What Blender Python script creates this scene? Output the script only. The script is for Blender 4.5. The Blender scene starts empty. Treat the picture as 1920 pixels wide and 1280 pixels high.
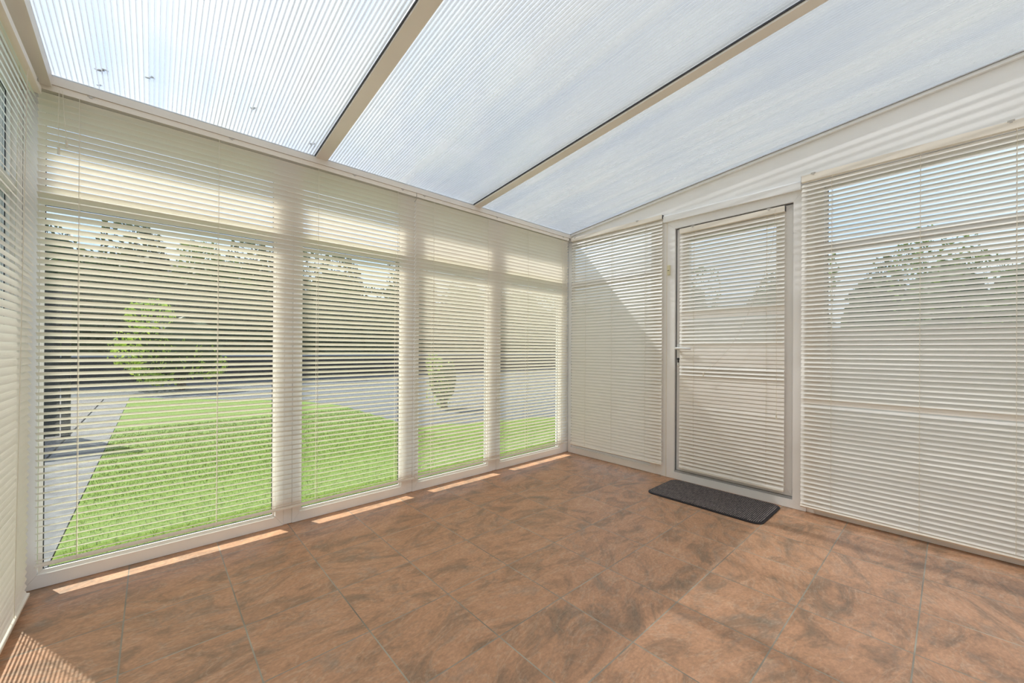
import bpy, bmesh, math, random
from mathutils import Vector, Matrix, Euler
random.seed(7)
S = bpy.context.scene
COL = S.collection
PI = math.pi

# ------------------------------------------------------------------ camera
F, CY = 744.9, 653.97
yaw, pitch, roll = 0.7353, 0.0015, 0.0055
fw = Vector((math.sin(yaw)*math.cos(pitch), math.cos(yaw)*math.cos(pitch), math.sin(pitch)))
rt = Vector((math.cos(yaw), -math.sin(yaw), 0)); up = rt.cross(fw)
rt2 = math.cos(roll)*rt + math.sin(roll)*up
up2 = -math.sin(roll)*rt + math.cos(roll)*up
cd = bpy.data.cameras.new('camera'); cam = bpy.data.objects.new('camera', cd); COL.objects.link(cam)
m = Matrix((rt2, up2, -fw)).transposed().to_4x4()
m.translation = Vector((-0.9233, -1.0802, 1.0250)); cam.matrix_world = m
cd.sensor_width = 36; cd.lens = F/1920*36; cd.shift_y = (CY-640)/1920
cd.clip_start = 0.02; cd.clip_end = 300
S.camera = cam

# ------------------------------------------------------------------ light
S.view_settings.view_transform = 'Standard'; S.view_settings.look = 'None'
S.view_settings.exposure = 0.31; S.view_settings.gamma = 1
S.view_settings.use_curve_mapping = False
S.cycles.max_bounces = 14; S.cycles.diffuse_bounces = 6; S.cycles.glossy_bounces = 3
S.cycles.transmission_bounces = 8; S.cycles.transparent_max_bounces = 24
S.cycles.caustics_reflective = False; S.cycles.caustics_refractive = False
SUN_STRENGTH = 6.5
SKY_STRENGTH = 1.25
CLOUD_W = 3.0
sd = bpy.data.lights.new('sun', 'SUN'); so = bpy.data.objects.new('sun', sd); COL.objects.link(so)
sd.energy = SUN_STRENGTH; sd.angle = math.radians(0.6); sd.color = (1.0, 0.95, 0.88)
so.rotation_euler = Vector((0.45, -1.0, -1.22)).to_track_quat('-Z', 'Y').to_euler()

W = bpy.data.worlds.new('sky'); S.world = W; W.use_nodes = True
nt = W.node_tree; nt.nodes.clear()
def N(nt, t, **k):
    n = nt.nodes.new(t)
    for a, b in k.items():
        if hasattr(n, a): setattr(n, a, b)
    return n
def L(nt, a, ao, b, bi): nt.links.new(a.outputs[ao], b.inputs[bi])
tc = N(nt, 'ShaderNodeTexCoord'); sep = N(nt, 'ShaderNodeSeparateXYZ'); L(nt, tc, 'Generated', sep, 0)
rmp = N(nt, 'ShaderNodeValToRGB'); L(nt, sep, 'Z', rmp, 0)
cr = rmp.color_ramp
cr.elements[0].position = 0.0; cr.elements[0].color = (0.66, 0.80, 1.0, 1)
cr.elements[1].position = 0.75; cr.elements[1].color = (0.26, 0.44, 0.80, 1)
e = cr.elements.new(0.3); e.color = (0.44, 0.62, 0.95, 1)
# cloud layer seen on a flat deck: direction divided by its height
zc = N(nt, 'ShaderNodeMath', operation='MAXIMUM'); L(nt, sep, 'Z', zc, 0); zc.inputs[1].default_value = 0.0
za = N(nt, 'ShaderNodeMath', operation='ADD'); L(nt, zc, 0, za, 0); za.inputs[1].default_value = 0.35
dx = N(nt, 'ShaderNodeMath', operation='DIVIDE'); L(nt, sep, 'X', dx, 0); L(nt, za, 0, dx, 1)
dy = N(nt, 'ShaderNodeMath', operation='DIVIDE'); L(nt, sep, 'Y', dy, 0); L(nt, za, 0, dy, 1)
cmb = N(nt, 'ShaderNodeCombineXYZ'); L(nt, dx, 0, cmb, 0); L(nt, dy, 0, cmb, 1)
ns = N(nt, 'ShaderNodeTexNoise', noise_dimensions='4D'); ns.inputs['W'].default_value = CLOUD_W; L(nt, cmb, 0, ns, 'Vector')
ns.inputs['Scale'].default_value = 2.0; ns.inputs['Detail'].default_value = 4; ns.inputs['Roughness'].default_value = 0.55
ns.inputs['Distortion'].default_value = 0.4
cl = N(nt, 'ShaderNodeMapRange'); L(nt, ns, 'Fac', cl, 0)
cl.inputs[1].default_value = 0.36; cl.inputs[2].default_value = 0.68
mx = N(nt, 'ShaderNodeMix', data_type='RGBA'); L(nt, cl, 0, mx, 0)
nt.links.new(rmp.outputs[0], mx.inputs[6]); mx.inputs[7].default_value = (0.84, 0.83, 0.82, 1)
bg = N(nt, 'ShaderNodeBackground'); nt.links.new(mx.outputs[2], bg.inputs[0]); bg.inputs[1].default_value = SKY_STRENGTH
wo = N(nt, 'ShaderNodeOutputWorld'); L(nt, bg, 0, wo, 0)

# ------------------------------------------------------------------ materials
def newmat(name):
    m = bpy.data.materials.new(name); m.use_nodes = True
    nt = m.node_tree; b = nt.nodes['Principled BSDF']
    return m, nt, b
def plain(name, col, rough=0.5, metal=0.0, noise=0.0, scale=8.0, spec=0.5):
    m, nt, b = newmat(name)
    b.inputs['Roughness'].default_value = rough; b.inputs['Metallic'].default_value = metal
    b.inputs['Specular IOR Level'].default_value = spec
    if noise > 0:
        tc = N(nt, 'ShaderNodeTexCoord'); n = N(nt, 'ShaderNodeTexNoise'); L(nt, tc, 'Object', n, 'Vector')
        n.inputs['Scale'].default_value = scale; n.inputs['Detail'].default_value = 5
        r = N(nt, 'ShaderNodeValToRGB'); L(nt, n, 'Fac', r, 0)
        r.color_ramp.elements[0].position = 0.3; r.color_ramp.elements[1].position = 0.7
        r.color_ramp.elements[0].color = tuple(c*(1-noise) for c in col)+(1,)
        r.color_ramp.elements[1].color = tuple(min(1, c*(1+noise)) for c in col)+(1,)
        L(nt, r, 0, b, 'Base Color')
    else:
        b.inputs['Base Color'].default_value = tuple(col)+(1,)
    return m
M = {}
M['upvc'] = plain('white_upvc', (0.92, 0.905, 0.88), 0.32, noise=0.03, scale=3)
M['upvc_beam'] = plain('off_white_upvc', (0.84, 0.79, 0.71), 0.35, noise=0.04, scale=3)
M['panel'] = plain('white_panel', (0.92, 0.91, 0.89), 0.35, noise=0.015, scale=2)
M['rail'] = plain('cream_enamel', (0.88, 0.81, 0.70), 0.35)
M['cord'] = plain('cream_cord', (0.78, 0.72, 0.60), 0.8)
M['gasket'] = plain('grey_rubber_gasket', (0.05, 0.05, 0.055), 0.6)
M['alu'] = plain('grey_aluminium', (0.52, 0.52, 0.52), 0.35, metal=0.7)
M['chrome'] = plain('chrome', (0.8, 0.8, 0.8), 0.15, metal=1.0)
M['black'] = plain('black_plastic', (0.02, 0.02, 0.022), 0.5)
M['white_metal'] = plain('white_handle', (0.85, 0.85, 0.84), 0.25)
M['sensor'] = plain('yellowed_plastic', (0.72, 0.66, 0.42), 0.45)
M['clear'] = plain('milky_clip', (0.55, 0.52, 0.47), 0.3)
M['render'] = plain('white_render', (0.85, 0.83, 0.80), 0.85, noise=0.05, scale=20)

def slat_mat():
    m, nt, b = newmat('cream_slat')
    b.inputs['Base Color'].default_value = (0.92, 0.875, 0.80, 1)
    b.inputs['Roughness'].default_value = 0.42
    return m
M['slat'] = slat_mat()
def glass_mat():
    m, nt, b = newmat('window_glass'); nt.nodes.remove(b)
    t = N(nt, 'ShaderNodeBsdfTransparent'); t.inputs[0].default_value = (0.93, 0.96, 0.945, 1)
    g = N(nt, 'ShaderNodeBsdfGlossy'); g.inputs['Roughness'].default_value = 0.02
    lw = N(nt, 'ShaderNodeLayerWeight'); lw.inputs[0].default_value = 0.5   # Schlick, the same from both faces of the pane
    pw = N(nt, 'ShaderNodeMath', operation='POWER'); L(nt, lw, 'Facing', pw, 0); pw.inputs[1].default_value = 5
    fr = N(nt, 'ShaderNodeMath', operation='MULTIPLY_ADD'); L(nt, pw, 0, fr, 0); fr.inputs[1].default_value = 0.9; fr.inputs[2].default_value = 0.035
    x = N(nt, 'ShaderNodeMixShader'); L(nt, fr, 0, x, 0); L(nt, t, 0, x, 1); L(nt, g, 0, x, 2)
    L(nt, x, 0, nt.nodes['Material Output'], 0); return m
M['glass'] = glass_mat()
def poly_mat(name, tr, tl, haze, dirt=True):
    # multiwall polycarbonate: part clear, part scattering; dirt runs down the flutes (object Y)
    m, nt, b = newmat(name); nt.nodes.remove(b)
    tc = N(nt, 'ShaderNodeTexCoord')
    mp = N(nt, 'ShaderNodeMapping'); L(nt, tc, 'Object', mp, 0); mp.inputs['Scale'].default_value = (13, 0.22, 1)
    n = N(nt, 'ShaderNodeTexNoise'); L(nt, mp, 0, n, 'Vector'); n.inputs['Scale'].default_value = 1.0; n.inputs['Detail'].default_value = 4
    mp2 = N(nt, 'ShaderNodeMapping'); L(nt, tc, 'Object', mp2, 0); mp2.inputs['Scale'].default_value = (2.2, 1.2, 1)
    n2 = N(nt, 'ShaderNodeTexNoise'); L(nt, mp2, 0, n2, 'Vector'); n2.inputs['Scale'].default_value = 1.0; n2.inputs['Detail'].default_value = 6
    mul = N(nt, 'ShaderNodeMath', operation='MULTIPLY'); L(nt, n, 'Fac', mul, 0); L(nt, n2, 'Fac', mul, 1)
    mr = N(nt, 'ShaderNodeMapRange'); L(nt, mul, 0, mr, 0)
    mr.inputs[1].default_value = 0.15; mr.inputs[2].default_value = 0.42
    mr.inputs[3].default_value = haze[0]; mr.inputs[4].default_value = haze[1]
    t = N(nt, 'ShaderNodeBsdfTransparent'); t.inputs[0].default_value = tr+(1,)
    d = N(nt, 'ShaderNodeBsdfTranslucent'); d.inputs[0].default_value = tl+(1,)
    rr = N(nt, 'ShaderNodeBsdfRefraction') ; nt.nodes.remove(rr)
    g = N(nt, 'ShaderNodeBsdfGlossy'); g.inputs['Roughness'].default_value = 0.12
    x = N(nt, 'ShaderNodeMixShader'); L(nt, mr, 0, x, 0); L(nt, t, 0, x, 1); L(nt, d, 0, x, 2)
    y = N(nt, 'ShaderNodeMixShader'); y.inputs[0].default_value = 0.05; L(nt, x, 0, y, 1); L(nt, g, 0, y, 2)
    L(nt, y, 0, nt.nodes['Material Output'], 0); return m
M['poly'] = poly_mat('polycarbonate_sheet', (0.82, 0.855, 0.90), (0.60, 0.615, 0.60), (0.36, 0.86))
M['poly_in'] = poly_mat('polycarbonate_lower_sheet', (0.84, 0.87, 0.905), (0.64, 0.655, 0.64), (0.14, 0.46))
M['rib'] = poly_mat('polycarbonate_flute', (0.80, 0.84, 0.90), (0.96, 0.95, 0.93), (0.75, 0.95))

def tile_mat():
    m, nt, b = newmat('slate_effect_tile')
    T = 0.333
    tc = N(nt, 'ShaderNodeTexCoord'); sx = N(nt, 'ShaderNodeSeparateXYZ'); L(nt, tc, 'Object', sx, 0)
    def mth(op, a, bb=None, cc=None):
        n = N(nt, 'ShaderNodeMath', operation=op)
        for i, v in enumerate((a, bb, cc)):
            if v is None: continue
            if isinstance(v, (int, float)): n.inputs[i].default_value = v
            else: nt.links.new(v, n.inputs[i])
        return n.outputs[0]
    ux = mth('DIVIDE', sx.outputs[0], T); uy = mth('DIVIDE', sx.outputs[1], T)
    ix = mth('FLOOR', ux); iy = mth('FLOOR', uy)
    fx = mth('FRACT', ux); fy = mth('FRACT', uy)
    # distance to the nearest grout line in metres
    ex = mth('MULTIPLY', mth('MINIMUM', fx, mth('SUBTRACT', 1.0, fx)), T)
    ey = mth('MULTIPLY', mth('MINIMUM', fy, mth('SUBTRACT', 1.0, fy)), T)
    eg = mth('MINIMUM', ex, ey)
    cell = N(nt, 'ShaderNodeCombineXYZ'); nt.links.new(ix, cell.inputs[0]); nt.links.new(iy, cell.inputs[1])
    wn = N(nt, 'ShaderNodeTexWhiteNoise', noise_dimensions='3D'); L(nt, cell, 0, wn, 'Vector')
    # each tile turned by 0 or 90 degrees or nearly so and shifted in the print
    ang = mth('MULTIPLY', mth('SUBTRACT', wn.outputs['Value'], 0.5), 0.9)
    big = N(nt, 'ShaderNodeVectorMath', operation='SCALE'); L(nt, wn, 'Color', big, 0); big.inputs['Scale'].default_value = 40
    rot = N(nt, 'ShaderNodeVectorRotate', rotation_type='Z_AXIS'); L(nt, tc, 'Object', rot, 'Vector'); nt.links.new(ang, rot.inputs['Angle'])
    add = N(nt, 'ShaderNodeVectorMath', operation='ADD'); L(nt, rot, 0, add, 0); L(nt, big, 0, add, 1)
    def noise(scale, vec=(1, 1, 1), detail=6, rough=0.6, dist=0.0):
        mp = N(nt, 'ShaderNodeMapping'); L(nt, add, 0, mp, 0); mp.inputs['Scale'].default_value = vec
        n = N(nt, 'ShaderNodeTexNoise'); L(nt, mp, 0, n, 'Vector'); n.inputs['Scale'].default_value = scale
        n.inputs['Detail'].default_value = detail; n.inputs['Roughness'].default_value = rough; n.inputs['Distortion'].default_value = dist
        return n.outputs['Fac']
    n1 = noise(4.2, (1, 1.8, 1), 10, 0.70, 1.1)
    n2 = noise(5.0, (1, 1.5, 1), 9, 0.70, 1.2)
    n3 = noise(70.0, (1, 1.6, 1), 3, 0.6)
    r1 = N(nt, 'ShaderNodeValToRGB'); nt.links.new(n1, r1.inputs[0])
    c = r1.color_ramp
    c.elements[0].position = 0.28; c.elements[0].color = (0.25, 0.175, 0.115, 1)
    c.elements[1].position = 0.76; c.elements[1].color = (0.64, 0.41, 0.23, 1)
    for p, q in ((0.41, (0.37, 0.215, 0.128, 1)), (0.52, (0.53, 0.285, 0.16, 1)), (0.62, (0.57, 0.31, 0.18, 1))):
        k = c.elements.new(p); k.color = q
    # grey-green slate patches
    r2 = N(nt, 'ShaderNodeMapRange'); nt.links.new(n2, r2.inputs[0]); r2.inputs[1].default_value = 0.54; r2.inputs[2].default_value = 0.72
    r2.inputs[4].default_value = 0.6
    m1 = N(nt, 'ShaderNodeMix', data_type='RGBA'); L(nt, r2, 0, m1, 0); nt.links.new(r1.outputs[0], m1.inputs[6]); m1.inputs[7].default_value = (0.30, 0.255, 0.20, 1)
    # pale veins
    n4 = noise(3.0, (1, 2.6, 1), 5, 0.6, 1.6)
    vn = mth('ABSOLUTE', mth('SUBTRACT', n4, 0.5))
    r4 = N(nt, 'ShaderNodeMapRange'); nt.links.new(vn, r4.inputs[0]); r4.inputs[1].default_value = 0.022; r4.inputs[2].default_value = 0.0
    r4.inputs[3].default_value = 0.0; r4.inputs[4].default_value = 0.22
    m1b = N(nt, 'ShaderNodeMix', data_type='RGBA'); nt.links.new(r4.outputs[0], m1b.inputs[0]); nt.links.new(m1.outputs[2], m1b.inputs[6]); m1b.inputs[7].default_value = (0.66, 0.52, 0.38, 1)
    m1 = m1b
    # fine speckle
    r3 = N(nt, 'ShaderNodeMapRange'); nt.links.new(n3, r3.inputs[0]); r3.inputs[1].default_value = 0.3; r3.inputs[2].default_value = 0.7
    r3.inputs[3].default_value = 0.84; r3.inputs[4].default_value = 1.12
    m2 = N(nt, 'ShaderNodeMix', data_type='RGBA', blend_type='MULTIPLY'); m2.inputs[0].default_value = 1.0
    nt.links.new(m1.outputs[2], m2.inputs[6]); nt.links.new(r3.outputs[0], m2.inputs[7])
    # grout
    gr = N(nt, 'ShaderNodeMapRange'); nt.links.new(eg, gr.inputs[0]); gr.inputs[1].default_value = 0.0016; gr.inputs[2].default_value = 0.0028
    gn = N(nt, 'ShaderNodeTexNoise'); L(nt, tc, 'Object', gn, 'Vector'); gn.inputs['Scale'].default_value = 3.0
    gc = N(nt, 'ShaderNodeValToRGB'); L(nt, gn, 'Fac', gc, 0)
    gc.color_ramp.elements[0].position = 0.35; gc.color_ramp.elements[0].color = (0.20, 0.17, 0.13, 1)
    gc.color_ramp.elements[1].position = 0.65; gc.color_ramp.elements[1].color = (0.44, 0.39, 0.30, 1)
    m3 = N(nt, 'ShaderNodeMix', data_type='RGBA'); L(nt, gr, 0, m3, 0); nt.links.new(gc.outputs[0], m3.inputs[6]); nt.links.new(m2.outputs[2], m3.inputs[7])
    nt.links.new(m3.outputs[2], b.inputs['Base Color'])
    b.inputs['Roughness'].default_value = 0.42; b.inputs['Specular IOR Level'].default_value = 0.35
    # relief: grout sunk, tile riven
    h = mth('ADD', mth('MULTIPLY', gr.outputs[0], 1.0), mth('MULTIPLY', n1, 0.9))
    h = mth('ADD', h, mth('MULTIPLY', n3, 0.25))
    bp = N(nt, 'ShaderNodeBump'); bp.inputs['Strength'].default_value = 0.35; bp.inputs['Distance'].default_value = 0.002
    nt.links.new(h, bp.inputs['Height']); L(nt, bp, 0, b, 'Normal')
    return m
M['tile'] = tile_mat()

def two_tone(name, a, bcol, scale, rough=0.9, detail=8, vec=(1, 1, 1), lo=0.35, hi=0.65, bump=0.0):
    m, nt, b = newmat(name)
    tc = N(nt, 'ShaderNodeTexCoord'); mp = N(nt, 'ShaderNodeMapping'); L(nt, tc, 'Object', mp, 0); mp.inputs['Scale'].default_value = vec
    n = N(nt, 'ShaderNodeTexNoise'); L(nt, mp, 0, n, 'Vector'); n.inputs['Scale'].default_value = scale; n.inputs['Detail'].default_value = detail
    r = N(nt, 'ShaderNodeValToRGB'); L(nt, n, 'Fac', r, 0)
    r.color_ramp.elements[0].position = lo; r.color_ramp.elements[0].color = a+(1,)
    r.color_ramp.elements[1].position = hi; r.color_ramp.elements[1].color = bcol+(1,)
    L(nt, r, 0, b, 'Base Color'); b.inputs['Roughness'].default_value = rough
    b.inputs['Specular IOR Level'].default_value = 0.2
    if bump:
        bp = N(nt, 'ShaderNodeBump'); bp.inputs['Strength'].default_value = bump; bp.inputs['Distance'].default_value = 0.02
        L(nt, n, 'Fac', bp, 'Height'); L(nt, bp, 0, b, 'Normal')
    return m
M['asphalt'] = two_tone('grey_tarmac', (0.10, 0.108, 0.12), (0.15, 0.158, 0.17), 30, bump=0.3)
M['lawn'] = two_tone('lawn_grass', (0.10, 0.175, 0.02), (0.20, 0.27, 0.055), 60, bump=0.6)
M['gravel'] = two_tone('grey_gravel', (0.12, 0.112, 0.108), (0.30, 0.28, 0.27), 60, bump=0.8)
M['paving'] = two_tone('pale_paving', (0.15, 0.145, 0.145), (0.22, 0.215, 0.21), 9, bump=0.2)
M['bark'] = two_tone('bark', (0.06, 0.045, 0.03), (0.16, 0.12, 0.085), 14, vec=(1, 1, .2), bump=0.5)
M['darkwood'] = two_tone('dark_stained_boards', (0.03, 0.032, 0.035), (0.055, 0.058, 0.062), 6, vec=(1, 1, .15))
M['brownwood'] = two_tone('brown_stained_boards', (0.11, 0.075, 0.05), (0.19, 0.135, 0.095), 6, vec=(1, 1, .15))
M['wall_ext'] = plain('grey_house_render', (0.36, 0.38, 0.41), 0.9, noise=0.08, scale=3)
M['roof_ext'] = plain('slate_roof', (0.08, 0.085, 0.095), 0.7, noise=0.2, scale=12)
def leaf_mat(name, a, bcol, tl=0.35):
    m, nt, b = newmat(name)
    g = N(nt, 'ShaderNodeNewGeometry')
    r = N(nt, 'ShaderNodeValToRGB'); L(nt, g, 'Random Per Island', r, 0)
    r.color_ramp.elements[0].color = a+(1,); r.color_ramp.elements[1].color = bcol+(1,)
    L(nt, r, 0, b, 'Base Color'); b.inputs['Roughness'].default_value = 0.5
    t = N(nt, 'ShaderNodeBsdfTranslucent'); L(nt, r, 0, t, 0)
    x = N(nt, 'ShaderNodeMixShader'); x.inputs[0].default_value = tl
    L(nt, b, 0, x, 1); L(nt, t, 0, x, 2); L(nt, x, 0, nt.nodes['Material Output'], 0)
    return m
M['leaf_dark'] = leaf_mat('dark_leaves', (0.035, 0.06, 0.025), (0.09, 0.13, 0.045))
M['leaf_mid'] = leaf_mat('mid_leaves', (0.08, 0.14, 0.03), (0.22, 0.30, 0.08))
M['leaf_lime'] = leaf_mat('lime_leaves', (0.26, 0.42, 0.04), (0.55, 0.68, 0.10))
M['blade'] = leaf_mat('grass_blades', (0.12, 0.205, 0.025), (0.24, 0.32, 0.06))
M['debris'] = plain('dead_leaf', (0.13, 0.085, 0.04), 0.8)
def mat_mat():
    m, nt, b = newmat('ribbed_mat_weave')
    tc = N(nt, 'ShaderNodeTexCoord'); sx = N(nt, 'ShaderNodeSeparateXYZ'); L(nt, tc, 'Object', sx, 0)
    mu = N(nt, 'ShaderNodeMath', operation='MULTIPLY'); L(nt, sx, 'Y', mu, 0); mu.inputs[1].default_value = 2*PI/0.0105
    si = N(nt, 'ShaderNodeMath', operation='SINE'); L(nt, mu, 0, si, 0)
    mp = N(nt, 'ShaderNodeMapping'); L(nt, tc, 'Object', mp, 0); mp.inputs['Scale'].default_value = (25, 260, 1)
    n = N(nt, 'ShaderNodeTexNoise'); L(nt, mp, 0, n, 'Vector'); n.inputs['Scale'].default_value = 1; n.inputs['Detail'].default_value = 3
    a = N(nt, 'ShaderNodeMath', operation='MULTIPLY_ADD'); L(nt, si, 0, a, 0); a.inputs[1].default_value = 0.22; L(nt, n, 'Fac', a, 2)
    r = N(nt, 'ShaderNodeValToRGB'); L(nt, a, 0, r, 0)
    r.color_ramp.elements[0].position = 0.42; r.color_ramp.elements[0].color = (0.040, 0.034, 0.038, 1)
    r.color_ramp.elements[1].position = 0.80; r.color_ramp.elements[1].color = (0.34, 0.29, 0.26, 1)
    L(nt, r, 0, b, 'Base Color'); b.inputs['Roughness'].default_value = 0.9
    bp = N(nt, 'ShaderNodeBump'); bp.inputs['Strength'].default_value = 0.5; bp.inputs['Distance'].default_value = 0.002
    L(nt, si, 0, bp, 'Height'); L(nt, bp, 0, b, 'Normal')
    return m
M['mat'] = mat_mat()
M['mat_edge'] = plain('black_rubber_edge', (0.018, 0.016, 0.02), 0.55)

# ------------------------------------------------------------------ mesh helpers
def obj(name, bm, mat, parent=None, smooth=False):
    me = bpy.data.meshes.new(name)
    bmesh.ops.recalc_face_normals(bm, faces=bm.faces[:])
    bm.to_mesh(me); bm.free(); me.materials.append(mat)
    if smooth:
        for p in me.polygons: p.use_smooth = True
    o = bpy.data.objects.new(name, me); COL.objects.link(o)
    if parent: o.parent = parent; o.matrix_parent_inverse = Matrix.Translation(-parent.location)
    return o
def empty(name, loc=(0, 0, 0)):
    o = bpy.data.objects.new(name, None); COL.objects.link(o); o.location = loc; o.empty_display_size = 0.1
    return o
def tag(o, label=None, cat=None, group=None, kind=None):
    if label: o['label'] = label
    if cat: o['category'] = cat
    if group: o['group'] = group
    if kind: o['kind'] = kind
    return o
def box(bm, x0, x1, y0, y1, z0, z1, bev=0.0):
    x0, x1 = min(x0, x1), max(x0, x1); y0, y1 = min(y0, y1), max(y0, y1); z0, z1 = min(z0, z1), max(z0, z1)
    r = bmesh.ops.create_cube(bm, size=1.0)
    for v in r['verts']:
        v.co = Vector(((x0+x1)/2+v.co.x*(x1-x0), (y0+y1)/2+v.co.y*(y1-y0), (z0+z1)/2+v.co.z*(z1-z0)))
    if bev:
        es = list({e for v in r['verts'] for e in v.link_edges})
        bmesh.ops.bevel(bm, geom=es, offset=bev, segments=2, affect='EDGES', profile=0.5)
def prism(bm, pts, a, b, fn):
    """closed 2-D outline pts, swept from depth a to b; fn(u, v, d) -> world"""
    n = len(pts)
    A = [bm.verts.new(fn(u, v, a)) for u, v in pts]; B = [bm.verts.new(fn(u, v, b)) for u, v in pts]
    bm.faces.new(A); bm.faces.new(B[::-1])
    for i in range(n): bm.faces.new((A[i], A[(i+1) % n], B[(i+1) % n], B[i]))
def tube(bm, pts, r, seg=6):
    pts = [Vector(p) for p in pts]; rings = []
    for i, p in enumerate(pts):
        t = (pts[min(i+1, len(pts)-1)]-pts[max(i-1, 0)]).normalized()
        a = t.orthogonal().normalized() if i == 0 else (prev - t*prev.dot(t)).normalized()
        prev = a; b = t.cross(a)
        rings.append([bm.verts.new(p+(a*math.cos(2*PI*k/seg)+b*math.sin(2*PI*k/seg))*r) for k in range(seg)])
    for i in range(len(rings)-1):
        for k in range(seg):
            bm.faces.new((rings[i][k], rings[i][(k+1) % seg], rings[i+1][(k+1) % seg], rings[i+1][k]))
    bm.faces.new(rings[0][::-1]); bm.faces.new(rings[-1])
def cyl(bm, c, axis, r, h, seg=20):
    c = Vector(c); axis = Vector(axis).normalized()
    tube(bm, [c-axis*h/2, c+axis*h/2], r, seg)

# walls: u runs along the wall, n points outdoors
def mapA(u, n, z): return Vector((u, YA+n, z))
def mapB(u, n, z): return Vector((XB+n, u, z))
def mapL(u, n, z): return Vector((XL-n, u, z))
YA, XB, XL, YBK = 1.512, 2.175, -1.335, -1.85
SL = 0.105                                     # roof slope
def roofz(y): return 2.166+(1.512-y)*SL        # underside of the glazing

def wbox(bm, fn, u0, u1, n0, n1, z0, z1, bev=0.0):
    a = fn(u0, n0, z0); b = fn(u1, n1, z1)
    box(bm, a.x, b.x, a.y, b.y, a.z, b.z, bev)
def member(bm, fn, pts, n0, n1):
    prism(bm, pts, n0, n1, lambda u, v, d: fn(u, d, v))
def mitred(bm, fn, u0, u1, z0, z1, wl, wr, wb, wt, n0, n1, g=0.0004):
    """four mitred frame members with a hairline joint"""
    i0, i1, j0, j1 = u0+wl, u1-wr, z0+wb, z1-wt
    member(bm, fn, [(u0+g, z0), (u1-g, z0), (i1-g, j0), (i0+g, j0)], n0, n1)
    member(bm, fn, [(u0+g, z1), (i0+g, j1), (i1-g, j1), (u1-g, z1)], n0, n1)
    member(bm, fn, [(u0, z0+g), (i0, j0+g), (i0, j1-g), (u0, z1-g)], n0, n1)
    member(bm, fn, [(u1, z0+g), (u1, z1-g), (i1, j1-g), (i1, j0+g)], n0, n1)

def window(idx, fn, u0, u1, z1, wl, wr, trans=None, mull=(), wb=0.056, wt=0.045):
    """uPVC window: frame, bead, panes, gasket"""
    w = tag(empty('window_%d' % idx, fn((u0+u1)/2, 0.03, 0)), kind='structure')
    bm = bmesh.new(); mitred(bm, fn, u0, u1, 0.002, z1, wl-0.014, wr-0.014, wb, wt, 0.0, 0.062)
    if trans: wbox(bm, fn, u0+wl-0.015, u1-wr+0.015, 0.004, 0.060, trans[0]+0.012, trans[1]-0.012, 0.003)
    for mu in mull: wbox(bm, fn, mu-0.035, mu+0.035, 0.004, 0.060, wb+0.003, z1-wt-0.002, 0.003)
    obj('frame', bm, M['upvc'], w)
    cells = [] ; us = [u0+wl]+[q for mu in mull for q in (mu-0.045, mu+0.045)]+[u1-wr]
    zs = [(wb+0.016, trans[0]), (trans[1], z1-wt-0.012)] if trans else [(wb+0.016, z1-wt-0.012)]
    for k in range(0, len(us), 2):
        for (a, b) in zs:
            lo = a == wb+0.016
            bm = bmesh.new(); o_ = 0.012
            mitred(bm, fn, us[k]-o_, us[k+1]+o_, a-(0.0155 if lo else o_), b+o_-0.001, o_, o_, (0.0155 if lo else o_), o_, 0.014, 0.024)
            obj('bead', bm, M['upvc'], w)
            bm = bmesh.new(); mitred(bm, fn, us[k]-0.001, us[k+1]+0.001, a-0.001, b+0.001, 0.004, 0.004, 0.004, 0.004, 0.0245, 0.0275)
            obj('gasket', bm, M['gasket'], w)
            bm = bmesh.new(); wbox(bm, fn, us[k]-0.006, us[k+1]+0.006, 0.029, 0.033, a-0.006, b+0.006)
            obj('pane', bm, M['glass'], w)
    return w

# ------------------------------------------------------------------ room shell
bm = bmesh.new(); box(bm, XL-0.06, XB+0.06, YBK, YA+0.06, -0.12, 0.0)
tag(obj('floor', bm, M['tile']), kind='structure')
# front wall (garden side): four windows, couplers, corner posts, eaves head
TR = (1.637, 1.702)
HZ = 2.094
window(1, mapA, -1.327, -0.357, HZ, 0.058, 0.054, TR)
window(2, mapA, -0.312, 0.417, HZ, 0.053, 0.052, TR)
window(3, mapA, 0.463, 1.200, HZ, 0.053, 0.054, TR)
window(4, mapA, 1.247, 2.108, HZ, 0.053, 0.055, TR)
bm = bmesh.new()
for a, b in ((-0.3562, -0.3128), (0.4178, 0.4622), (1.2008, 1.2462)): wbox(bm, mapA, a, b, 0.003, 0.066, 0.002, HZ, 0.002)
wbox(bm, mapA, 2.109, XB+0.06, 0.0, 0.066, 0.002, HZ, 0.003)
wbox(bm, mapA, XL-0.06, -1.328, 0.0, 0.066, 0.002, HZ, 0.003)
tag(obj('wall_front', bm, M['upvc']), kind='structure')
# eaves beam with its stepped inner face
bm = bmesh.new()
prism(bm, [(-0.056, 2.1285), (-0.056, 2.163), (-0.044, 2.166), (0.085, 2.156), (0.085, 2.095), (-0.006, 2.095), (-0.006, 2.1285)], XL-0.07, XB+0.07,
      lambda u, v, d: Vector((d, YA+u, v)))
tag(obj('trim_1', bm, M['upvc_beam']), kind='structure')
bm = bmesh.new()   # grey seal between eaves beam and roof sheets
box(bm, XL+0.09, XB-0.0, YA-0.050, YA-0.044, 2.1662, 2.1715)
tag(obj('trim_2', bm, M['alu']), kind='structure')
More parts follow.
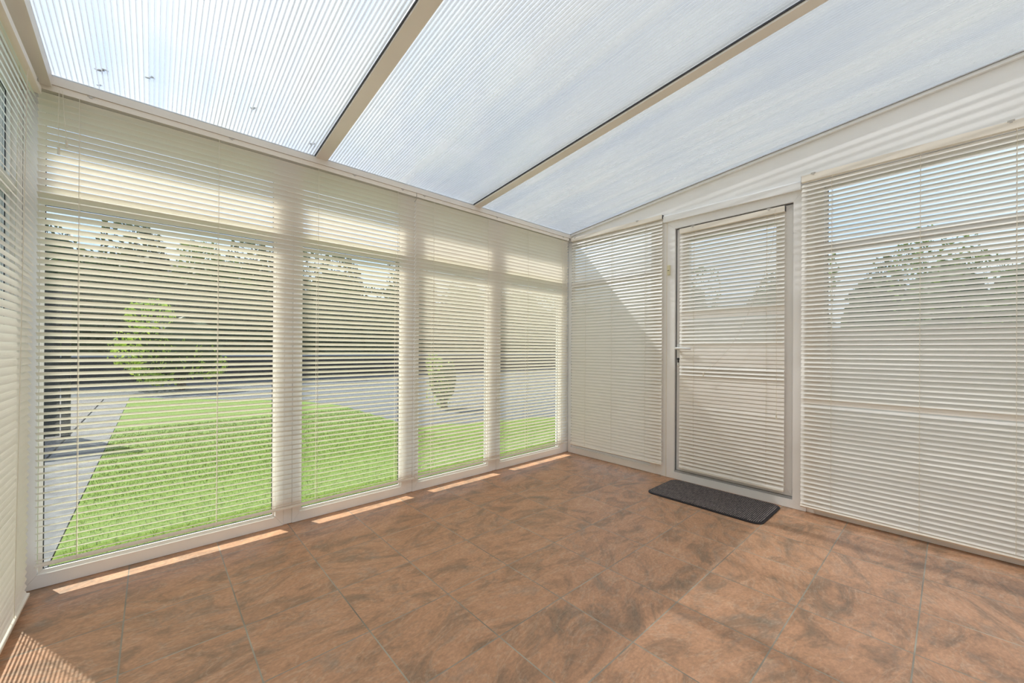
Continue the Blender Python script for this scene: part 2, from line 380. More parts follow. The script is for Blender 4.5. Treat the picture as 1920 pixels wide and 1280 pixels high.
# gutter outside
bm = bmesh.new()
g = [(0.115+0.06*math.cos(PI+PI*k/10), 2.128+0.055*math.sin(PI+PI*k/10)) for k in range(11)]
g += [(0.115+0.056*math.cos(2*PI-PI*k/10), 2.128+0.051*math.sin(2*PI-PI*k/10)) for k in range(11)]
prism(bm, g, XL-0.12, XB+0.12, lambda u, v, d: Vector((d, YA+0.03+u, v)))
tag(obj('trim_3', bm, M['upvc']), kind='structure')

# right wall: fixed light, door, wide window, gable panel above
window(6, mapB, 0.562, YA-0.012, 2.095, 0.055, 0.05, TR)
window(7, mapB, YBK+0.02, -0.502, 2.095, 0.055, 0.06, TR, wb=0.07)
bm = bmesh.new()
def rz(y): return roofz(y)
# gable panel: outline in (y, z)
member(bm, mapB, [(YA+0.05, 2.098), (YA+0.05, rz(YA)), (YBK, rz(YBK)), (YBK, 2.098)], 0.0, 0.05)
member(bm, mapB, [(0.515, 0.002), (0.5615, 0.002), (0.5615, 2.096), (0.515, 2.096)], 0.002, 0.064)
member(bm, mapB, [(-0.501, 0.002), (-0.462, 0.002), (-0.462, 2.096), (-0.501, 2.096)], 0.002, 0.064)
tag(obj('wall_right', bm, M['panel']), kind='structure')
bm = bmesh.new()   # shallow ledge over the door and windows
prism(bm, [(-0.028, 2.060), (-0.029, 2.106), (-0.022, 2.117), (-0.0002, 2.122), (-0.0002, 2.0875), (-0.0042, 2.0875), (-0.0042, 2.060)], -0.432, 0.492, lambda u, v, d: Vector((XB-0.0005+u, d, v)))
tag(obj('trim_4', bm, M['panel']), kind='structure')
bm = bmesh.new()   # white bead and grey seal where the roof sheet meets the gable
def sloped(bm, x0, x1, z0, z1, y0=None, y1=None):
    y0 = YA-0.045 if y0 is None else y0; y1 = YBK if y1 is None else y1
    vs = []
    for y in (y0, y1):
        for (x, z) in ((x0, z0), (x1, z0), (x1, z1), (x0, z1)): vs.append(bm.verts.new((x, y, rz(y)+z)))
    for f in ((0, 1, 2, 3), (7, 6, 5, 4), (0, 4, 5, 1), (1, 5, 6, 2), (2, 6, 7, 3), (3, 7, 4, 0)): bm.faces.new([vs[i] for i in f])
sloped(bm, XB-0.022, XB-0.001, -0.020, -0.002)
tag(obj('trim_5', bm, M['panel']), kind='structure')
bm = bmesh.new(); sloped(bm, XB-0.030, XB-0.001, -0.0015, 0.004)
tag(obj('trim_6', bm, M['alu']), kind='structure')

# door
door = tag(empty('door_1', (XB+0.03, 0.02, 0)), kind='structure')
bm = bmesh.new()
D0, D1, DZ0, DZ1 = -0.388, 0.404, 0.058, 1.998
mitred(bm, mapB, -0.4615, 0.5145, 0.002, 2.085, D0+0.4615, 0.5145-D1, DZ0-0.004, 2.085-DZ1, -0.004, 0.066)
obj('door_frame', bm, M['upvc'], door)
bm = bmesh.new(); wbox(bm, mapB, 0.466, 0.474, -0.0075, -0.0042, 0.003, 2.08); obj('seam_strip', bm, M['upvc_beam'], door)
bm = bmesh.new(); wbox(bm, mapB, D0+0.002, D1-0.002, 0.006, 0.05, 0.0545, 0.068, 0.002); obj('threshold', bm, M['alu'], door)
bm = bmesh.new()
DL0, DL1, DH0, DH1 = D0+0.006, D1-0.006, 0.070, DZ1-0.008
mitred(bm, mapB, DL0, DL1, DH0, DH1, 0.095, 0.095, 0.12, 0.095, 0.024, 0.064)
wbox(bm, mapB, DL0+0.0955, DL1-0.0955, 0.026, 0.062, 0.93, 1.03, 0.002)
obj('door_leaf', bm, M['upvc'], door)
bm = bmesh.new(); wbox(bm, mapB, DL0+0.0955, DL1-0.0955, 0.036, 0.052, DH0+0.1205, 0.9295); obj('door_panel', bm, M['panel'], door)
bm = bmesh.new(); wbox(bm, mapB, DL0+0.0955, DL1-0.0955, 0.040, 0.045, 1.0305, DH1-0.0955); obj('door_pane', bm, M['glass'], door)
bm = bmesh.new(); mitred(bm, mapB, D0+0.0005, D1-0.0005, DZ0, DZ1-0.0005, 0.0022, 0.0022, 0.0022, 0.003, 0.0175, 0.0235)
obj('door_gasket', bm, M['gasket'], door)
# handle: back plate, lever, key barrel
hy = 0.380
bm = bmesh.new(); box(bm, XB+0.012, XB+0.0238, hy-0.014, hy+0.014, 0.900, 1.072, 0.004)
plate = obj('handle_plate', bm, M['white_metal'], door)
bm = bmesh.new(); cyl(bm, (XB-0.006, hy, 1.041), (1, 0, 0), 0.010, 0.038)
tube(bm, [(XB-0.024, hy+0.008, 1.041), (XB-0.030, hy-0.008, 1.042), (XB-0.033, hy-0.05, 1.041), (XB-0.030, hy-0.115, 1.037)], 0.0085, 12)
hd = obj('door_handle', bm, M['white_metal'], door, True)
bm = bmesh.new(); cyl(bm, (XB+0.010, hy, 0.957), (1, 0, 0), 0.009, 0.006); box(bm, XB+0.007, XB+0.0130, hy-0.0045, hy+0.0045, 0.929, 0.955, 0.001)
obj('keyhole', bm, M['black'], door)
bm = bmesh.new(); cyl(bm, (XB+0.011, hy, 0.915), (1, 0, 0), 0.004, 0.003); obj('screw', bm, M['chrome'], door)
# door sensor
bm = bmesh.new(); box(bm, XB-0.019, XB-0.0045, 0.440, 0.462, 1.632, 1.712, 0.004)
sens = obj('door_sensor', bm, M['sensor'])
tag(sens, 'small yellowed plastic contact sensor on the white frame left of the door', 'sensor')
bm = bmesh.new(); box(bm, XB-0.0205, XB-0.0192, 0.4445, 0.4575, 1.668, 1.672); obj('seam', bm, M['gasket'], sens)

# left wall
window(5, mapL, YBK+0.02, 1.492, 2.10, 0.055, 0.055, (1.637, 1.702), (-0.25,))
bm = bmesh.new()
member(bm, mapL, [(YA-0.001, 2.101), (YA-0.001, rz(YA)), (YBK, rz(YBK)), (YBK, 2.101)], 0.0, 0.05)
wbox(bm, mapL, 1.493, YA-0.0005, 0.0, 0.064, 0.002, 2.10, 0.002)
tag(obj('wall_left', bm, M['panel']), kind='structure')
# house wall behind the camera
bm = bmesh.new(); box(bm, XL-0.5, XB+0.5, YBK-0.12, YBK-0.001, -0.12, 5.2)
tag(obj('wall_back', bm, M['render']), kind='structure')

# ------------------------------------------------------------------ roof
roof = tag(empty('ceiling', (0.4, 0, 2.3)), kind='structure')
RX = [(XL-0.05, -0.210+0.008), (-0.144-0.008, 0.962+0.008), (1.024-0.008, XB+0.06)]
Y0, Y1 = YA+0.10, YBK-0.0
def sheet(bm, x0, x1, h0, h1):
    vs = []
    for y in (Y0, Y1):
        for (x, z) in ((x0, h0), (x1, h0), (x1, h1), (x0, h1)): vs.append(bm.verts.new((x, y, rz(y)+z)))
    for f in ((0, 1, 2, 3), (7, 6, 5, 4), (0, 4, 5, 1), (1, 5, 6, 2), (2, 6, 7, 3), (3, 7, 4, 0)): bm.faces.new([vs[i] for i in f])
def plane_sheet(bm, x0, x1, h):
    vs = [bm.verts.new((x, y, rz(y)+h)) for (x, y) in ((x0, Y0), (x1, Y0), (x1, Y1), (x0, Y1))]; bm.faces.new(vs)
for x0, x1 in RX:
    bm = bmesh.new(); plane_sheet(bm, x0, x1, 0.024)
    p = obj('roof_panel', bm, M['poly'], roof)
    bm = bmesh.new(); plane_sheet(bm, x0, x1, 0.008); obj('lower_skin', bm, M['poly_in'], p)
    bm = bmesh.new(); n = int((x1-x0)/0.0164)
    for k in range(1, n):
        x = x0+k*(x1-x0)/n; hw = 0.0010
        sheet(bm, x-hw, x+hw, 0.0085, 0.0238)
    obj('flutes', bm, M['rib'], p)
# rafters: tan underside, cap outside
for a, b in ((-0.210, -0.144), (0.962, 1.024)):
    bm = bmesh.new(); sloped(bm, a, b, -0.012, 0.0075, YA-0.045, YBK)
    r = obj('rafter', bm, M['upvc_beam'], roof)
    bm = bmesh.new(); sloped(bm, a+0.006, b-0.006, 0.0076, 0.045, Y0, YBK); obj('glazing_bar', bm, M['alu'], r)
    bm = bmesh.new(); sloped(bm, a-0.004, a-0.0003, -0.002, 0.0072, YA-0.045, YBK); obj('seal', bm, M['gasket'], r)
bm = bmesh.new(); sloped(bm, XL+0.0005, -1.243, -0.056, -0.0005, YA-0.0565, YBK); obj('rafter', bm, M['upvc_beam'], roof)
bm = bmesh.new(); sloped(bm, -1.258, -1.2435, 0.0, 0.0070, YA-0.0565, YBK); obj('seal', bm, M['alu'], roof)

# leaf litter lying on top of the roof sheets
def onroof(px, py):
    d = fw + rt2*((px-960)/F) + up2*((CY-py)/F); C = cam.matrix_world.translation
    nn = Vector((0, SL, 1)); c = rz(0)+0.0255
    t = (c-nn.dot(C))/nn.dot(d); return C+d*t
for (px, py, s, lb) in ((190, 131, 0.034, 'dead leaf scrap lying on the first roof sheet nearest the left rafter'),
                        (281, 146, 0.028, 'curled thin dead leaf on the first roof sheet, right of the larger scrap'),
                        (475, 203, 0.026, 'small brown leaf scrap on the first roof sheet midway along the eaves'),
                        (586, 270, 0.030, 'dark leaf clump caught beside the first rafter at the eaves'),
                        (186, 160, 0.016, 'tiny leaf crumb near the eaves at the left end of the roof'),
                        (770, 345, 0.02, 'small twig scrap on the second roof sheet above the eaves')):
    c = onroof(px, py); bm = bmesh.new(); random.seed(int(px))
    for k in range(4):
        a = random.uniform(0.2, 1.1); o = Vector(((k-1.5)*0.22*s, (1.5-k)*0.16*s+random.uniform(-.1, .1)*s, 0))
        l = s*random.uniform(.2, .42); w_ = s*random.uniform(.10, .17)
        dd = Vector((math.cos(a), math.sin(a), 0)); pp = Vector((-dd.y, dd.x, 0))
        pts = [o-dd*l, o-dd*l*.3+pp*w_, o+dd*l*.5+pp*w_*.8, o+dd*l, o+dd*l*.4-pp*w_, o-dd*l*.4-pp*w_*.7]
        V1 = [bm.verts.new(c+p+Vector((0, -p.y*0-0, -SL*p.y+0.0005*k))) for p in pts]
        V2 = [bm.verts.new(v.co+Vector((0, 0, 0.0012))) for v in V1]
        bm.faces.new(V1); bm.faces.new(V2[::-1])
        for i in range(6): bm.faces.new((V1[i], V1[(i+1) % 6], V2[(i+1) % 6], V2[i]))
    tag(obj('dead_leaf', bm, M['debris']), lb, 'leaf', 'leaf litter on the roof')

# ------------------------------------------------------------------ venetian blinds
def blind(label, fn, u0, u1, ztop, zbot, nplane, tilt, cords, sign, pitch=0.0279, width=0.035, hr=0.026, hd=0.030,
          lean=0.0, jitter=None, wand=None, brackets=(), pull=None, railtilt=0.0, railw=0.95):
    """sign +1: inner slat edge raised; -1: inner edge lowered. nplane: distance of slat centre from the wall (negative = indoors)"""
    B = empty('venetian_blind', fn((u0+u1)/2, nplane, zbot))
    tag(B, label, 'blind', 'cream venetian blinds around the conservatory')
    def P(u, n, z): return fn(u, n - lean*(z-zbot)/(ztop-zbot), z)
    bm = bmesh.new()
    a, b = P(u0-0.004, nplane-hd/2, ztop-hr), P(u1+0.004, nplane+hd/2, ztop)
    a2 = fn(0, nplane-lean-hd/2, 0); b2 = fn(0, nplane-lean+hd/2, 0)
    prism(bm, [(nplane-lean-hd/2, ztop-hr), (nplane-lean-hd/2, ztop), (nplane-lean-hd/2+0.003, ztop), (nplane-lean-hd/2+0.003, ztop-hr+0.003),
               (nplane-lean+hd/2-0.003, ztop-hr+0.003), (nplane-lean+hd/2-0.003, ztop), (nplane-lean+hd/2, ztop), (nplane-lean+hd/2, ztop-hr)],
          u0-0.001, u1+0.001, lambda n, v, d: fn(d, n, v))
    H = obj('headrail', bm, M['rail'], B)
    hn = nplane-lean-hd/2
    for c in brackets:
        bm = bmesh.new()
        wbox(bm, fn, c-0.012, c+0.012, hn-0.0012, hn+0.006, ztop-0.004, ztop+0.006, 0.001)
        wbox(bm, fn, c-0.005, c+0.005, hn-0.003, hn-0.0013, ztop-0.010, ztop+0.003, 0.0005)
        obj('bracket', bm, M['clear'], H)
    for e in (u0-0.0022, u1+0.0012):
        bm = bmesh.new(); wbox(bm, fn, e, e+0.001, hn+0.001, hn+hd-0.001, ztop-hr+0.001, ztop-0.001); obj('end_cap', bm, M['gasket'], H)
    # slats
    bm = bmesh.new(); SEG = 5; th = 0.0005
    z = ztop-hr-0.022; k = 0; zs = []
    pitch = (z-zbot-0.021)/round((z-zbot-0.021)/pitch)
    rnd = random.Random(int(u0*100)+9)
    while z > zbot+0.014:
        t = tilt if not callable(tilt) else tilt(z)
        t += rnd.uniform(-0.9, 0.9)*PI/180
        dz = rnd.uniform(-0.0005, 0.0005)
        prof = []
        for s in range(SEG+1):
            q = -0.5+s/SEG; bow = 0.0013*(1-(2*q)**2)       # crowned slat
            # q=-0.5 is the inner edge
            nn = q*width*math.cos(t) + sign*bow*math.sin(t)
            zz = -sign*q*width*math.sin(t) + bow*math.cos(t)
            prof.append((nn, zz))
        rings = []
        for u in (u0, u1):
            top = [bm.verts.new(P(u, nplane+nn, z+dz+zz+th/2)) for nn, zz in prof]
            bot = [bm.verts.new(P(u, nplane+nn, z+dz+zz-th/2)) for nn, zz in prof]
            rings.append(top+bot[::-1])
        n = len(rings[0])
        for i in range(n): bm.faces.new((rings[0][i], rings[0][(i+1) % n], rings[1][(i+1) % n], rings[1][i]))
        bm.faces.new(rings[0]); bm.faces.new(rings[1][::-1])
        zs.append(z); z -= pitch; k += 1
    so_ = obj('slats', bm, M['slat'], B)
    # bottom rail: same width as the slats, thicker
    bm = bmesh.new(); rt_ = railtilt
    pr_ = []
    for q, e in ((-.5, -.005), (-.5, .004), (-.3, .0065), (.3, .0065), (.5, .004), (.5, -.005)):
        n_ = q*width*railw; pr_.append((n_*math.cos(rt_)+e*math.sin(rt_)*sign, -sign*n_*math.sin(rt_)+e*math.cos(rt_)+zbot))
    prism(bm, pr_, u0, u1, lambda n, v, d: P(d, nplane+n, v)); obj('bottom_rail', bm, M['rail'], B)
    # ladder and lift cords
    t0 = tilt if not callable(tilt) else tilt(1.0)
    hwn = width*0.5*math.cos(t0)+0.0012
    for c in cords:
        bm = bmesh.new()
        for nn in (-hwn, hwn):
            tube(bm, [P(c, nplane+nn, ztop-hr), P(c, nplane+nn, zbot+0.004)], 0.0011, 5)
        obj('ladder_cord', bm, M['cord'], B)
        bm = bmesh.new(); zb = P(c, nplane-hwn-0.001, zbot-0.004)
        wbox(bm, fn, c-0.004, c+0.004, nplane-0.006, nplane+0.004, zbot-0.0085, zbot-0.0052, 0.0008); obj('cord_button', bm, M['clear'], B)
    if pull:
        for path in pull:
            bm = bmesh.new(); tube(bm, path, 0.0010, 6); pc = obj('pull_cord', bm, M['cord'], B)
            e = Vector(path[-1]); bm = bmesh.new(); tube(bm, [e+Vector((0, 0, 0.004)), e+Vector((0, 0, -0.012)), e+Vector((0, 0, -0.026))], 0.0042, 8)
            obj('cord_tassel', bm, M['cord'], pc)
    if wand:
        u, l = wand; bm = bmesh.new()
        p0 = fn(u, hn-0.008, ztop-hr+0.004)
        tube(bm, [p0, p0+Vector((0, 0, -0.02)), fn(u+0.004, hn-0.012, ztop-hr-l)], 0.0024, 8)
        obj('tilt_wand', bm, M['clear'], B)
    return B
R = math.radians
blind('wide open-slatted blind over the first two garden windows, left of the joint', mapA, -1.283, 0.4545, 2.1275, 0.112, -0.036, R(25),
      (-1.164, -0.673, -0.191, 0.315), +1, brackets=(-1.13, -0.62, 0.02, 0.35),
      pull=[[mapA(-1.222, -0.060, 2.11), mapA(-1.224, -0.060, 1.99), mapA(-1.222, -0.060, 1.865)],
            [mapA(-1.212, -0.060, 2.11), mapA(-1.208, -0.060, 2.02), mapA(-1.200, -0.060, 1.900)]], railw=0.7)
blind('more tightly closed blind over the two garden windows nearest the far corner', mapA, 0.4595, 2.128, 2.1275, 0.112, -0.036, R(36),
      (0.60, 1.108, 1.566, 2.03), +1, brackets=(0.52, 1.20, 2.04),
      pull=[[mapA(2.085, -0.060, 2.11), mapA(2.087, -0.060, 1.2), mapA(2.085, -0.060, 0.36)]], railw=0.7)
blind('narrow closed blind between the far corner and the door', mapB, 0.498, 1.440, 2.126, 0.104, -0.024, R(57),
      (1.265, 0.974, 0.645), -1, hr=0.034, brackets=(1.40, 0.72), railtilt=R(30))
def doortilt(z):
    if 1.265 < z < 1.342: return R(76)
    if 1.073 < z <= 1.265: return R(54)
    if 0.899 < z <= 1.073: return R(77)
    if 0.842 < z <= 0.899: return R(52)
    if 0.60 < z <= 0.842: return R(77)
    if z <= 0.60: return R(66)-R(18)*(0.6-z)/0.5
    return R(52)
blind('blind hung on the glazed door, its cord swung across the slats', mapB, -0.341, 0.362, 1.984, 0.102, 0.000, doortilt,
      (0.254, -0.236), -1, hr=0.038, brackets=(0.26, -0.25),
      pull=[[(2.140, -0.292, 1.968), (2.140, -0.290, 1.85), (2.140, -0.274, 1.694), (2.139, -0.228, 1.53), (2.138, -0.174, 1.382), (2.137, -0.100, 1.20), (2.137, -0.023, 1.053), (2.137, 0.08, 0.93), (2.137, 0.165, 0.855)],
            [(2.140, -0.300, 1.968), (2.140, -0.302, 1.4), (2.140, -0.304, 0.60)]])
blind('broad blind right of the door, sky and hedge showing through its top slats', mapB, YBK+0.05, -0.440, 2.134, 0.054, -0.036, lambda z: R(74) if 0.700 < z < 0.729 else R(46),
      (-0.592, -0.967, -1.289, -1.6), -1, hr=0.040, brackets=(-0.50, -1.27), railtilt=R(35))
blind('blind along the left wall, tipping sun stripes onto the floor', mapL, YBK+0.05, 1.400, 2.078, 0.034, -0.034, R(61),
      (1.20, 0.70, 0.20, -0.3, -0.8, -1.3), -1, lean=0.022, brackets=(1.33, 0.5, -0.4))

# ------------------------------------------------------------------ door mat
bm = bmesh.new(); bme = bmesh.new()
mx0, mx1, my0, my1 = 1.722, 2.150, -0.338, 0.398
def rr(x0, x1, y0, y1, r, n=8):
    pts = []
    for cx_, cy_, a0 in ((x1-r, y1-r, 0), (x0+r, y1-r, PI/2), (x0+r, y0+r, PI), (x1-r, y0+r, 1.5*PI)):
        for k in range(n+1): a = a0+PI/2*k/n; pts.append((cx_+r*math.cos(a), cy_+r*math.sin(a)))
    return pts
o_ = rr(mx0, mx1, my0, my1, 0.055); i_ = rr(mx0+0.014, mx1-0.014, my0+0.014, my1-0.014, 0.043)
vo = [bme.verts.new((x, y, 0.0006)) for x, y in o_]; vo2 = [bme.verts.new((x, y, 0.006)) for x, y in o_]; vi = [bme.verts.new((x, y, 0.0085)) for x, y in i_]
n = len(vo); bme.faces.new(vo[::-1])
for k in range(n):
    bme.faces.new((vo[k], vo[(k+1) % n], vo2[(k+1) % n], vo2[k])); bme.faces.new((vo2[k], vo2[(k+1) % n], vi[(k+1) % n], vi[k]))
bme.faces.new(vi)
i2 = rr(mx0+0.013, mx1-0.013, my0+0.013, my1-0.013, 0.044)
prism(bm, i2, 0.0087, 0.0105, lambda u, v, d: Vector((u, v, d)))
mt = tag(empty('doormat', (1.94, 0.03, 0.0)), 'dark ribbed doormat with rounded corners on the tiles before the door', 'doormat')
obj('mat_pile', bm, M['mat'], mt); obj('rubber_edge', bme, M['mat_edge'], mt)

# ------------------------------------------------------------------ outdoors
GZ = -0.12
def flat(name, pts, z, h, mat):
    bm = bmesh.new(); prism(bm, pts, z-h, z, lambda u, v, d: Vector((u, v, d)))
    return obj(name, bm, mat)
tag(flat('driveway', [(-40, -25), (45, -25), (45, 50), (-40, 50)], GZ-0.02, 0.1, M['asphalt']), kind='structure')
lawnpts = [(-1.32, YA+0.12), (5.0, YA+0.12), (5.6, -6), (12.0, -6), (12.0, 2.6), (5.5, 3.1), (2.6, 4.0), (1.95, 4.3), (1.9, 7.2), (1.4, 8.6), (0.2, 9.8), (-1.30, 11.5)]
tag(flat('garden_lawn', lawnpts, GZ, 0.018, M['lawn']), kind='structure')
tag(flat('side_lawn', [(-9, -6), (-3.2, -6), (-3.2, 5.0), (-9, 5.0)], GZ, 0.018, M['lawn']), kind='structure')
tag(flat('garden_path', [(-1.72, YA+0.12), (-1.325, YA+0.12), (-1.305, 11.5), (-1.70, 11.5)], GZ+0.004, 0.02, M['paving']), kind='structure')
tag(flat('gravel_bed', [(-3.19, -6), (-1.75, -6), (-1.725, 11.5), (-3.19, 11.5)], GZ+0.002, 0.02, M['gravel']), kind='structure')
# short grass near the glass
bm = bmesh.new(); rg = random.Random(3)
for k in range(42000):
    y = YA+0.13+ (rg.random()**1.6)*5.0; x = rg.uniform(-1.30, 4.8 if y < 3.2 else 1.9)
    h = rg.uniform(0.012, 0.028); a = rg.uniform(0, PI); w_ = 0.0014+0.0007*(y-1.5)
    d = Vector((math.cos(a)*w_, math.sin(a)*w_, 0)); l = Vector((rg.uniform(-.012, .012), rg.uniform(-.012, .012), h))
    p = Vector((x, y, GZ-0.001)); bm.faces.new((bm.verts.new(p-d), bm.verts.new(p+d), bm.verts.new(p+l)))
tag(obj('grass', bm, M['blade']), 'short bright green grass on the lawn outside the windows', 'grass', kind='stuff')

def foliage(bm, rg, n, rx, ry, z0, z1, leaf, cx=0, cy=0, lumps=9):
    blobs = [(cx+rg.uniform(-.55, .55)*rx, cy+rg.uniform(-.5, .5)*ry, rg.uniform(z0+.15*(z1-z0), z1-.18*(z1-z0)), rg.uniform(.35, .6)) for _ in range(lumps)]
    for k in range(n):
        bx, by, bz, s = rg.choice(blobs)
        v = Vector((rg.gauss(0, 1), rg.gauss(0, 1), rg.gauss(0, 1))).normalized()*rg.uniform(.75, 1.0)
        p = Vector((bx+v.x*rx*s, by+v.y*ry*s, max(z0, min(z1, bz+v.z*(z1-z0)*.5*s))))
        e = Euler((rg.uniform(0, PI), rg.uniform(0, PI), rg.uniform(0, 2*PI))).to_matrix(); l = leaf*rg.uniform(.6, 1.3)
        vs = [bm.verts.new(p+e@Vector(q)) for q in ((-l, 0, 0), (-l*.2, l*.45, 0.1*l), (l, 0, 0), (-l*.2, -l*.45, 0.1*l))]
        bm.faces.new(vs)
def core(bm, rg, rx, ry, z0, z1):
    r = bmesh.ops.create_icosphere(bm, subdivisions=3, radius=1.0)
    for v in r['verts']:
        k = 1+rg.uniform(-.12, .12); v.co = Vector((v.co.x*rx*k, v.co.y*ry*k, (z0+z1)/2+v.co.z*(z1-z0)/2*k))
def tree(name, label, cat, group, x, y, rx, ry, z0, z1, mat, n, leaf, seed, trunk=True):
    rg = random.Random(seed); t = empty(name, (x, y, GZ)); tag(t, label, cat, group)
    bm = bmesh.new(); foliage(bm, rg, n, rx, ry, z0, z1, leaf)
    for v in bm.verts: v.co += Vector((x, y, GZ))
    obj('foliage', bm, mat, t)
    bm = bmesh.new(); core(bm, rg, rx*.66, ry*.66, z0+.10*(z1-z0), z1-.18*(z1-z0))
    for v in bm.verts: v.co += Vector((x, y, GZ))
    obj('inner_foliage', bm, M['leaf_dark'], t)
    bm = bmesh.new(); rr_ = 0.05+0.02*(z1)
    tube(bm, [(x, y, GZ-0.01), (x+.03, y, GZ+z0*.5), (x-.02, y+.03, GZ+(z0+z1)/2)], rr_, 8)
    for a in range(4):
        b = a*PI/2+.4
        tube(bm, [(x, y, GZ+z0*.8+.02), (x+math.cos(b)*rx*.5, y+math.sin(b)*ry*.5, GZ+z0+(z1-z0)*.5)], rr_*.4, 6)
    obj('trunk', bm, M['bark'], t)
    return t
TG = 'front row of trees across the road'
FR = [(-8.0, 5.6, 'leaf_dark', 'dark tree at the far left end of the front row across the road'),
      (-3.5, 5.9, 'leaf_dark', 'dark tree whose crown shows at the left edge of the first garden window'),
      (1.0, 5.3, 'leaf_mid', 'green tree across the road in the middle of the first garden window'),
      (5.5, 5.7, 'leaf_dark', 'dark tree across the road by the right post of the first garden window'),
      (10.0, 6.2, 'leaf_dark', 'tall dark tree across the road filling the second garden window'),
      (14.5, 5.6, 'leaf_mid', 'green tree across the road seen between the second and third windows'),
      (19.0, 6.3, 'leaf_mid', 'green tree across the road in the third garden window'),
      (23.5, 6.6, 'leaf_mid', 'green tree across the road in the fourth garden window')]
for k, (x, top, mt_, lb) in enumerate(FR):
    tree('broadleaf_tree', lb, 'tree', TG, x, 19.6, 1.85, 1.8, 0.03, top, M[mt_], 5600, .10, 1+k)
GAPS = ['the two front trees farthest left', 'the dark tree and the green tree of the first window', 'the green tree and the dark tree by the right post',
        'the dark tree by the post and the tall dark tree', 'the tall dark tree and the green tree after it', 'the second and third green trees from the right',
        'the last two green trees at the right']
for k, x in enumerate((-5.7, -1.2, 3.3, 7.8, 12.3, 16.8, 21.3)):
    tree('broadleaf_tree', 'back-row tree between ' + GAPS[k], 'tree', 'second row of trees across the road',
         x, 24.2, 1.85, 1.9, 0.03, 6.6, M['leaf_dark'], 3200, .13, 21)
tree('lime_bush', 'lime leaved bush catching the sun in the left garden window', 'bush', None, -0.35, 13.2, 1.35, 0.9, 0.12, 2.4, M['leaf_lime'], 3600, .06, 8)
tree('lime_bush', 'low bright green bush at the lawn end behind the third window', 'bush', None, 3.3, 5.6, 0.40, 0.35, 0.03, 1.15, M['leaf_lime'], 900, .03, 9)
HG = 'hedge shrubs beyond the right wall'
for k, (y, top) in enumerate(((3.4, 3.25), (1.2, 3.4), (-1.0, 3.3), (-3.2, 3.45), (-5.4, 3.5))):
    tree('hedge_shrub', ['hedge shrub farthest left, behind the narrow closed blind', 'hedge shrub behind the glazed door', 'hedge shrub behind the left half of the broad blind',
                         'hedge shrub behind the right half of the broad blind', 'hedge shrub at the far right end behind the broad blind'][k], 'shrub', HG,
         9.2, y, 0.9, 0.92, 0.02, top, M['leaf_mid'], 3600, .05, 30+k)
for k, y in enumerate((2.3, 0.1, -2.1, -4.3)):
    tree('hedge_shrub', 'dark shrub behind the front hedge, in the gap after its ' + ['leftmost shrub', 'second shrub from the left', 'middle shrub', 'second shrub from the right'][k], 'shrub', 'second row of hedge shrubs', 11.6, y, 0.9, 0.92, 0.02, 3.5, M['leaf_dark'], 2400, .07, 40)
for k, y in enumerate((-4.6, 0.0, 4.6)):
    tree('hedge_shrub', ['green shrub outside the left wall nearest the house', 'green shrub outside the left wall at its middle', 'green shrub outside the left wall at its far end'][k],
         'shrub', 'shrubs beyond the left wall', -7.0, y, 1.0, 1.85, 0.02, 2.4+.2*k, M['leaf_mid'], 3000, .06, 50+k)
# low garden wall across the road
gw = tag(empty('boundary_wall', (3, 16.2, GZ)), 'long dark grey boundary wall below the trees across the road', 'wall')
bm = bmesh.new(); box(bm, -9, 25, 16.1, 16.35, GZ-0.03, 0.72, 0.01); obj('masonry', bm, M['darkwood'], gw)
bm = bmesh.new(); box(bm, -9.03, 25.03, 16.06, 16.39, 0.721, 0.79, 0.01); obj('coping', bm, M['wall_ext'], gw)
rg = random.Random(77)
ch = tag(empty('clipped_hedge', (8, 17.1, GZ)), 'long clipped hedge standing behind the dark boundary wall across the road', 'hedge')
bm = bmesh.new()
for k in range(21000):
    x = rg.uniform(-9.6, 25.6); top = 3.75+0.28*math.sin(x*0.9)+0.15*math.sin(x*2.3)
    if rg.random() < .72: p = Vector((x, 16.62+rg.uniform(-.07, .10), rg.uniform(GZ+.05, top)))
    else: p = Vector((x, rg.uniform(16.6, 17.5), top+rg.uniform(-.08, .09)))
    e = Euler((rg.uniform(0, PI), rg.uniform(0, PI), rg.uniform(0, 2*PI))).to_matrix(); l = rg.uniform(.05, .12)
    bm.faces.new([bm.verts.new(p+e@Vector(q)) for q in ((-l, 0, 0), (-l*.2, l*.45, .1*l), (l, 0, 0), (-l*.2, -l*.45, .1*l))])
obj('foliage', bm, M['leaf_dark'], ch)
bm = bmesh.new(); box(bm, -9.5, 25.5, 16.72, 17.4, GZ-0.03, 3.3, 0.05); obj('inner_foliage', bm, M['leaf_dark'], ch)
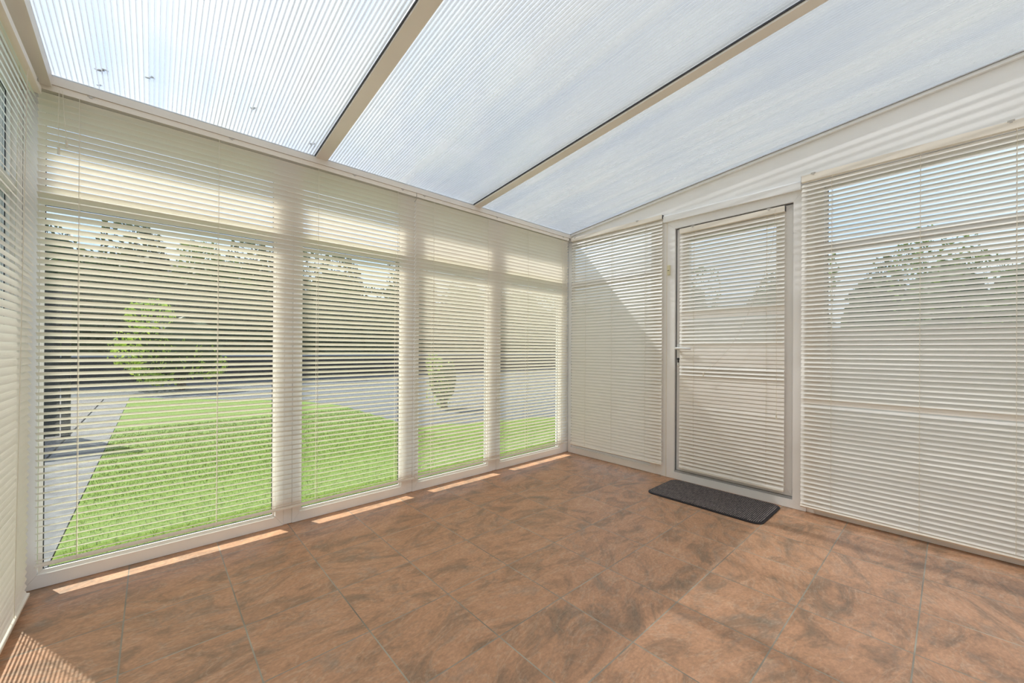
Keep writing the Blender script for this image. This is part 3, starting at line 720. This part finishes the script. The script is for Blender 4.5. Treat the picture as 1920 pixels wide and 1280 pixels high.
# board fence added to darken the slat gaps, in front of right-hand hedge
bf = tag(empty('gap_darkening_fence', (7.9, -1, GZ)), 'added brown board fence darkening the slat gaps, below the hedge beyond the right wall', 'fence')
for k in range(46):
    bm = bmesh.new(); y = -6.4+k*0.235; box(bm, 7.88, 7.90, y, y+0.228, GZ-0.02, 1.42+0.008*(k % 3), 0.003); obj('board', bm, M['brownwood'], bf)
for z in (0.15, 1.05):
    bm = bmesh.new(); box(bm, 7.905, 7.96, -6.4, 4.4, z, z+0.08, 0.003); obj('rail', bm, M['brownwood'], bf)
# house across the road seen between the foliage
hs = tag(empty('grey_house', (-1, 31, GZ)), 'pale grey house with a slate roof between the trees across the road', 'house')
bm = bmesh.new(); box(bm, -7, 6, 28, 35, GZ-0.03, 4.2); obj('house_wall', bm, M['wall_ext'], hs)
bm = bmesh.new(); prism(bm, [(27.7, 4.2), (35.3, 4.2), (31.5, 6.4)], -7.3, 6.3, lambda u, v, d: Vector((d, u, v))); obj('roof', bm, M['roof_ext'], hs)
for wx in (-5, -1.5, 2.5):
    bm = bmesh.new(); box(bm, wx, wx+1.3, 27.93, 27.99, 1.0, 2.2, 0.01); wf = obj('window', bm, M['upvc'], hs)
    bm = bmesh.new(); box(bm, wx+.08, wx+1.22, 27.90, 27.925, 1.08, 2.12); obj('pane', bm, M['gasket'], wf)
# dark board fence panel at the left of the path
fp = tag(empty('fence_panel', (-2.3, 6.4, GZ)), 'dark board fence panel standing at the left of the gravel', 'fence')
for k in range(10):
    bm = bmesh.new(); x = -3.5+k*0.172; box(bm, x, x+0.166, 6.42, 6.445, GZ+0.03, 1.72, 0.003); obj('board', bm, M['darkwood'], fp)
for z in (0.2, 1.3):
    bm = bmesh.new(); box(bm, -3.52, -1.78, 6.46, 6.52, z, z+0.1, 0.003); obj('rail', bm, M['darkwood'], fp)
bm = bmesh.new(); box(bm, -1.775, -1.70, 6.43, 6.52, GZ-0.01, 1.8, 0.006); obj('post', bm, M['darkwood'], fp)
